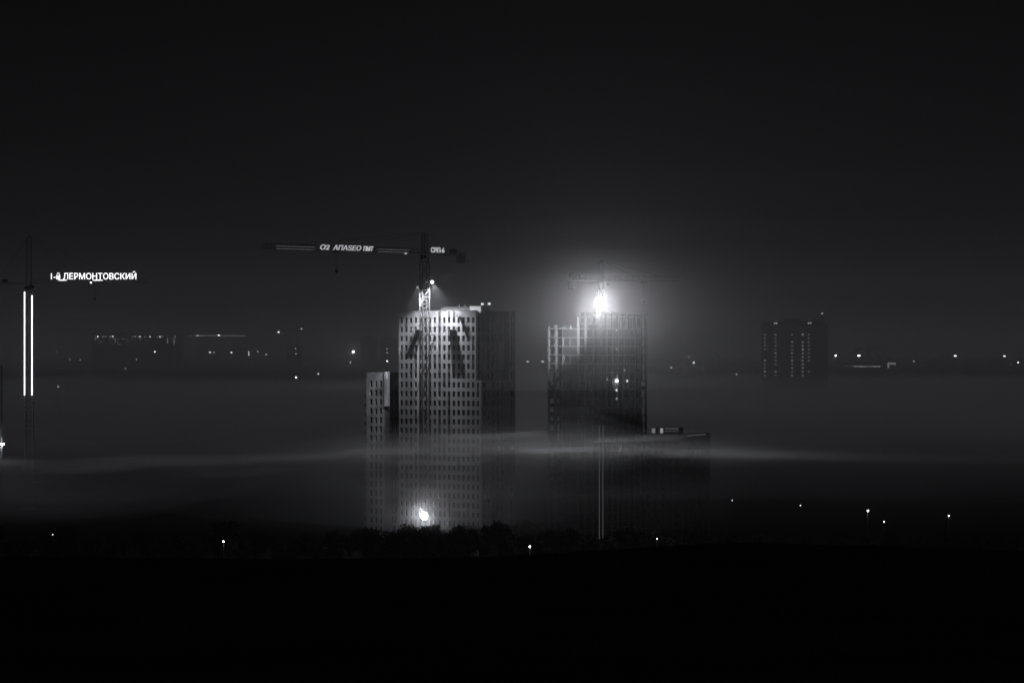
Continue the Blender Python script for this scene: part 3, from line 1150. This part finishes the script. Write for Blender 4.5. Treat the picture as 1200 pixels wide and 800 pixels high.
# ------------------------------------------------------------------ trees
def make_tree(seed, h):
    rnd = random.Random(seed)
    root = bpy.data.objects.new('tree', None)
    COL.objects.link(root)
    b = MB()
    b.bar((0, 0, -0.3), (0.1, 0, h * 0.45), 0.5, 0, 7, 0.28)
    for q in range(6):
        a = q * 1.05 + rnd.uniform(-0.3, 0.3)
        z = h * rnd.uniform(0.28, 0.5)
        b.bar((0.05, 0, z), (math.cos(a) * h * 0.22, math.sin(a) * h * 0.22, z + h * rnd.uniform(0.15, 0.32)), 0.2, 0, 5, 0.06)
    b.build('trunk', bark, root)
    c = MB()
    blobs = []
    for q in range(13):
        a = rnd.uniform(0, 6.28)
        rr = h * rnd.uniform(0.05, 0.27)
        blobs.append((Vector((math.cos(a) * rr, math.sin(a) * rr, h * rnd.uniform(0.36, 0.9))), h * rnd.uniform(0.09, 0.16)))
    for ctr, rad in blobs:
        for k in range(130):
            d = Vector((rnd.gauss(0, 1), rnd.gauss(0, 1), rnd.gauss(0, 1)))
            d.normalize()
            p = ctr + d * rad * rnd.uniform(0.5, 1.12)
            s = rnd.uniform(0.18, 0.42) * h / 12
            u = Vector((rnd.gauss(0, 1), rnd.gauss(0, 1), rnd.gauss(0, 1))).normalized()
            v = u.cross(d + Vector((0.01, 0.02, 0.03))).normalized()
            c.quad(p - u * s - v * s * 0.6, p + u * s - v * s * 0.6, p + u * s * 0.7 + v * s * 0.6, p - u * s * 0.7 + v * s * 0.6)
    c.build('crown', leaf, root)
    return root


protos = [make_tree(s, h) for s, h in ((1, 12.0), (2, 11.0), (3, 13.5))]
spots = []
rnd = random.Random(21)
for q in range(16):                                   # the grove in front of the low floodlight
    px = 462 + q * 5.6 + rnd.uniform(-2, 2)
    d = abs(px - 500) / 45
    sc = 1.0 - 0.42 * min(1, d) + rnd.uniform(-0.06, 0.06)
    if 489 < px < 506:
        sc = min(sc, 0.93)
    spots.append((px, rnd.uniform(838, 862), sc, 0))
for q in range(96):
    px = -15 + q * 12.95 + rnd.uniform(-5, 5)
    sc = 0.78 + 0.30 * noise.noise(Vector((px / 60.0, 2.2, 0))) + rnd.uniform(-0.14, 0.14)
    if 425 < px < 690:
        sc *= 1.22
    spots.append((px, rnd.uniform(815, 868), sc, 1))
used = set()
for k, (px, D, sc, g) in enumerate(spots):
    v = k % 3
    t = protos[v] if v not in used else copy_tree(protos[v])
    used.add(v)
    x = (px - 600) / F * D
    t.location = (x, D, ground_z(x, D))
    t.rotation_euler = (0, 0, rnd.uniform(0, 6.28))
    t.scale = (sc,) * 3
    if g == 0:
        tag(t, 'dark leafy tree in the black grove just below the low floodlight', 'tree', 'trees of the grove below the floodlight')
    else:
        tag(t, 'dark tree lost in the black valley before the foot of the towers', 'tree', 'trees in the dark valley')


def woodland(name, px0, px1, D0, D1, n, hlo, hhi, seed):
    rnd = random.Random(seed)
    c = MB()
    for q in range(n):
        D = rnd.uniform(D0, D1)
        px = rnd.uniform(px0, px1)
        x = (px - 600) / F * D
        h = rnd.uniform(hlo, hhi) * (0.75 + 0.5 * (0.5 + 0.5 * noise.noise(Vector((px / 28.0, seed, 0)))))
        gz = ground_z(x, D)
        for k in range(42):
            d = Vector((rnd.gauss(0, 1), rnd.gauss(0, 1), rnd.gauss(0, 1))).normalized()
            r = rnd.uniform(0.3, 1.0)
            p = Vector((x, D, gz + h * 0.55)) + Vector((d.x * h * 0.36 * r, d.y * h * 0.36 * r, d.z * h * 0.45 * r))
            s = rnd.uniform(0.6, 1.5)
            u = Vector((rnd.gauss(0, 1), rnd.gauss(0, 1) * 0.5, rnd.gauss(0, 1))).normalized()
            v = u.cross(Vector((rnd.gauss(0, .3), 1, rnd.gauss(0, .3)))).normalized()
            c.quad(p - u * s - v * s, p + u * s - v * s, p + u * s + v * s, p - u * s + v * s)
        c.bar((x, D, gz - 1), (x, D, gz + h * 0.5), 0.6, 0, 4)
    o = c.build(name, leaf)
    tag(o, kind='stuff')
    return o


tag(woodland('far_woodland', 770, 1230, 2950, 3350, 460, 11, 22, 5), 'dark far wood along the right skyline', 'wood')
tag(woodland('far_woodland', -30, 470, 3700, 4300, 420, 7, 12, 8), 'dark far wood along the left skyline', 'wood')
tag(woodland('far_woodland', 560, 790, 3100, 3700, 160, 8, 13, 9), 'dark far wood in the gap between the towers', 'wood')


# ------------------------------------------------------------------ haze and fog
G = 0.6
hz = MB(); hz.box((-4900, -118, -3), (4900, 8850, 245))
o = hz.build('haze', vol('haze_air', 0.00004, G))
tag(o, kind='stuff')


def fog(name, D0, D1, hw, ztop, zbot, dens, nD=60, nx=60, g=G):
    """closed wavy body of fog, thinning to nothing at its rims"""
    vs, fs = [], []
    for side in (1, 0):
        for i in range(nD + 1):
            s = i / nD
            D = D0 + (D1 - D0) * s ** 1.8
            for j in range(nx + 1):
                u = -1 + 2 * j / nx
                x0, x1 = hw(D)
                x = (x0 + x1) / 2 + (x1 - x0) / 2 * u
                a, c = ztop(x, D), zbot(x, D)
                if a - c < 0.02:
                    m_ = (a + c) / 2
                    a, c = m_ + 0.01, m_ - 0.01
                vs.append((x, D, a if side else c))
    w = nx + 1
    N = (nD + 1) * w
    for i in range(nD):
        for j in range(nx):
            a = i * w + j
            fs.append((a, a + 1, a + w + 1, a + w))
            fs.append((N + a + w, N + a + w + 1, N + a + 1, N + a))
    for j in range(nx):
        fs.append((N + j, N + j + 1, j + 1, j))
        a = nD * w + j
        fs.append((a, a + 1, N + a + 1, N + a))
    for i in range(nD):
        a = i * w
        fs.append((a, a + w, N + a + w, N + a))
        a = i * w + nx
        fs.append((N + a, N + a + w, a + w, a))
    me = bpy.data.meshes.new(name)
    me.from_pydata(vs, [], fs)
    me.materials.append(vol(name + '_air', dens, g))
    for p in me.polygons:
        p.use_smooth = False
    o = link(name, me)
    tag(o, kind='stuff')
    return o


def N2(x, D, s, k):
    return noise.noise(Vector((x / s, D / (s * 1.6), k)))


def edge(x, D, x0, x1, D0, D1, ex, eD):
    return sstep(x0, x0 + ex, x) * (1 - sstep(x1 - ex, x1, x)) * sstep(D0, D0 + eD, D) * (1 - sstep(D1 - eD, D1, D))


# dense lid of the valley fog
def lid_mid(x, D):
    return (37.3 + 1.2 * N2(x, D, 150, 1) + 0.8 * N2(x, D, 38, 2)
            - min(8.0, 0.068 * max(0, -x - 15)) - min(4.5, 0.045 * max(0, x - 30)))


def lid_th(x, D):
    e = edge(x, D, -0.5 * D - 200, 0.5 * D + 200, 765, 4300, 60, 110)
    near = 1 - sstep(950, 1250, D)
    core = 0.20 + 0.85 * math.exp(-((x - 8) / 62.0) ** 2)
    e *= near * core + (1 - near) * 0.75
    return e * max(0.1, 1.0 + 0.7 * N2(x, D, 95, 5) + 0.8 * N2(x, D, 28, 6))


for th, dn, d0 in ((17.0, 0.0011, 750), (11.0, 0.0014, 770), (6.5, 0.0019, 795), (3.4, 0.0024, 810)):
    fog('fog_lid', d0, 4300, lambda D: (-0.5 * D - 200, 0.5 * D + 200),
        lambda x, D: lid_mid(x, D) + th * lid_th(x, D) / 2, lambda x, D: lid_mid(x, D) - th * lid_th(x, D) * 0.6, dn)
# thinner fog under the lid, clearing towards the ground
fog('ground_fog', 835, 4200, lambda D: (-0.5 * D - 150, 0.5 * D + 150),
    lambda x, D: 22 + (lid_mid(x, D) - 25) * sstep(825, 930, D), lambda x, D: 20 + 1.5 * N2(x, D, 90, 12), 0.0022)
fog('ground_fog', 835, 4200, lambda D: (-0.5 * D - 150, 0.5 * D + 150),
    lambda x, D: 19.5 + 1.0 * N2(x, D, 90, 13), lambda x, D: 10.5 + 2.0 * N2(x, D, 120, 14), 0.0005)
# the tall body of mist over the town
fog('mist_layer', 750, 6500, lambda D: (-0.5 * D - 300, 0.5 * D + 300),
    lambda x, D: 215 + 10 * N2(x, D, 300, 10), lambda x, D: 41.0 + 4 * (1 - sstep(880, 1100, D)) + 1.5 * N2(x, D, 200, 9), 0.00012)
# denser mist at roof height
fog('roof_mist', 800, 5200, lambda D: (-0.5 * D - 100, 0.5 * D + 100),
    lambda x, D: 66 + 15 * sstep(790, 900, D) * (1 - sstep(3500, 5200, D)) + 2.5 * N2(x, D, 200, 8),
    lambda x, D: 44.5 + 9 * (1 - sstep(880, 1050, D)) + 1.5 * N2(x, D, 200, 9), 0.00033)
fog('roof_mist', 790, 5200, lambda D: (-0.5 * D - 100, 0.5 * D + 100),
    lambda x, D: 70 + 27 * sstep(780, 900, D) * (1 - sstep(3500, 5200, D)) + 3.5 * N2(x, D, 170, 18),
    lambda x, D: 42.5 + 5 * (1 - sstep(880, 1050, D)) + 1.5 * N2(x, D, 200, 19), 0.00024)


# low wisp left of the towers
def wisp(px, py, D, wx, dD, th, dens):
    c = P(px, py, D)
    fog('fog_wisp', D - dD, D + dD, lambda d: (c.x - wx, c.x + wx),
        lambda x, d: c.z + 0.03 * (x - c.x) + 0.8 * N2(x, d, 30, px) + th / 2 * max(0, 1 - ((x - c.x) / wx) ** 2) * max(0, 1 - ((d - D) / dD) ** 2),
        lambda x, d: c.z + 0.03 * (x - c.x) + 0.8 * N2(x, d, 30, px) - th / 2 * max(0, 1 - ((x - c.x) / wx) ** 2) * max(0, 1 - ((d - D) / dD) ** 2), dens, 24, 40)


for k_, (sc_, dn_) in enumerate(((1.0, 0.0022), (0.72, 0.0022), (0.45, 0.0022))):
    wisp(185, 540, 830, 34 * sc_, 40 * sc_, 3.6 * sc_, dn_ * 3.2)
    wisp(330, 534, 835, 26 * sc_, 36 * sc_, 2.6 * sc_, dn_ * 2.0)
    wisp(930, 533, 840, 34 * sc_, 40 * sc_, 2.4 * sc_, dn_ * 0.8)
    wisp(20, 575, 850, 80 * sc_, 70 * sc_, 19 * sc_, dn_ * 0.35)
    wisp(95, 590, 850, 38 * sc_, 60 * sc_, 11 * sc_, dn_ * 0.35)

for px_, py_, D_, wx_, dD_, th_, dn_ in ((452, 529, 800, 15, 26, 1.6, 0.008), (560, 511, 830, 20, 30, 1.5, 0.007), (655, 527, 810, 13, 24, 1.4, 0.009),
                                         (742, 513, 845, 17, 28, 1.3, 0.008), (845, 531, 820, 22, 30, 1.5, 0.006), (270, 552, 815, 20, 30, 2.2, 0.005),
                                         (110, 549, 825, 16, 30, 2.0, 0.007), (505, 540, 790, 18, 26, 1.5, 0.004)):
    wisp(px_, py_, D_, wx_, dD_, th_, dn_)


def puff(cx, cy, cz, rx, ry, rz, dens, k):
    """rounded patch of mist round a lamp"""
    vs, fs = [], []
    nu, nv = 32, 18
    for a_ in range(nv + 1):
        th = math.pi * a_ / nv
        for b_ in range(nu):
            ph = 2 * math.pi * b_ / nu
            d_ = Vector((math.sin(th) * math.cos(ph), math.sin(th) * math.sin(ph), math.cos(th)))
            r_ = 1 + 0.22 * noise.noise(d_ * 1.6 + Vector((k, 0, 0)))
            vs.append((cx + rx * r_ * d_.x, cy + ry * r_ * d_.y, cz + rz * r_ * d_.z))
    for a_ in range(nv):
        for b_ in range(nu):
            c_ = (b_ + 1) % nu
            fs.append((a_ * nu + b_, (a_ + 1) * nu + b_, (a_ + 1) * nu + c_, a_ * nu + c_))
    me = bpy.data.meshes.new('lamp_mist')
    me.from_pydata(vs, [], fs)
    me.materials.append(vol('lamp_mist_air', dens, 0.5))
    tag(link('lamp_mist', me), kind='stuff')


puff(pf.x, pf.y + 4, pf.z - 3, 40, 36, 9, 0.0003, 2)
puff(pf.x + 2, pf.y + 4, pf.z - 1, 54, 44, 15, 0.0003, 12)
puff(pf.x + 2, pf.y + 4, pf.z - 3, 72, 50, 22, 0.00022, 15)
puff(pf.x + 4, pf.y + 4, pf.z - 2, 105, 60, 11, 0.0003, 3)
puff(pf.x + 4, pf.y + 4, pf.z, 115, 65, 16, 0.0002, 13)
puff(pf.x + 4, pf.y + 4, pf.z + 3, 125, 70, 24, 0.00014, 14)
puff(pl.x, pl.y - 4, pl.z + 0.5, 4.5, 7, 4.5, 0.006, 4)
puff(pl.x, pl.y - 4, pl.z + 2, 9, 12, 8, 0.0050, 6)
q_ = P(935, 449, 2230)
puff(q_.x, q_.y, q_.z, 95, 60, 6.5, 0.005, 8)
puff(q_.x + 15, q_.y, q_.z + 2, 150, 70, 10, 0.0009, 9)
puff(pp.x + 5, pp.y, pp.z - 6, 13, 10, 9, 0.0022, 7)
puff(-24, 868, 21, 62, 32, 13, 0.0018, 10)
puff(-20, 866, 23, 95, 42, 17, 0.0012, 11)
puff(pl.x + 2, pl.y, pl.z + 7, 22, 22, 14, 0.0012, 5)


# ------------------------------------------------------------------ night sky, added haze backlight, camera
az, el = R(6), R(38)
w = bpy.data.worlds.new('World')
S.world = w
w.use_nodes = True
nt = w.node_tree
bg = nt.nodes['Background']
sky = nt.nodes.new('ShaderNodeTexSky')
sky.sky_type = 'NISHITA'
sky.sun_disc = False
sky.sun_elevation = el
sky.sun_rotation = az
bw = nt.nodes.new('ShaderNodeRGBToBW')
tint = nt.nodes.new('ShaderNodeMix')
tint.data_type = 'RGBA'
tint.blend_type = 'MULTIPLY'
tint.inputs['Factor'].default_value = 1
tint.inputs['B'].default_value = (0.97, 0.96, 1.08, 1)
nt.links.new(sky.outputs['Color'], bw.inputs['Color'])
nt.links.new(bw.outputs['Val'], tint.inputs['A'])
nt.links.new(tint.outputs['Result'], bg.inputs['Color'])
bg.inputs['Strength'].default_value = 0.00011

d = Vector((math.sin(az) * math.cos(el), math.cos(az) * math.cos(el), math.sin(el)))
haze_backlight = lamp('haze_backlight', 'SUN', 0.10, (0, 3000, 2500))  # unseen weak sun, added from behind to brighten haze and fog
haze_backlight.data.angle = R(14)
haze_backlight.data.color = (0.95, 0.95, 1.0)
haze_backlight.rotation_euler = (-d).to_track_quat('-Z', 'Y').to_euler()

cam = bpy.data.cameras.new('camera')
cam.sensor_width = 36
cam.lens = 100
cam.clip_start = 0.5
cam.clip_end = 20000
cam.shift_y = (HZ - 400.0) / 1200.0
co = link('camera', cam)
co.location = (0, 0, CZ)
co.rotation_euler = (R(90), 0, 0)
S.camera = co

S.view_settings.view_transform = 'Standard'
S.view_settings.look = 'None'
S.view_settings.exposure = 0
S.view_settings.gamma = 1
cy = S.cycles
cy.use_denoising = True
cy.volume_bounces = 1
cy.max_bounces = 5
cy.diffuse_bounces = 2
cy.glossy_bounces = 2
cy.transparent_max_bounces = 48
cy.sample_clamp_indirect = 2.0
cy.use_light_tree = True
cy.use_adaptive_sampling = False
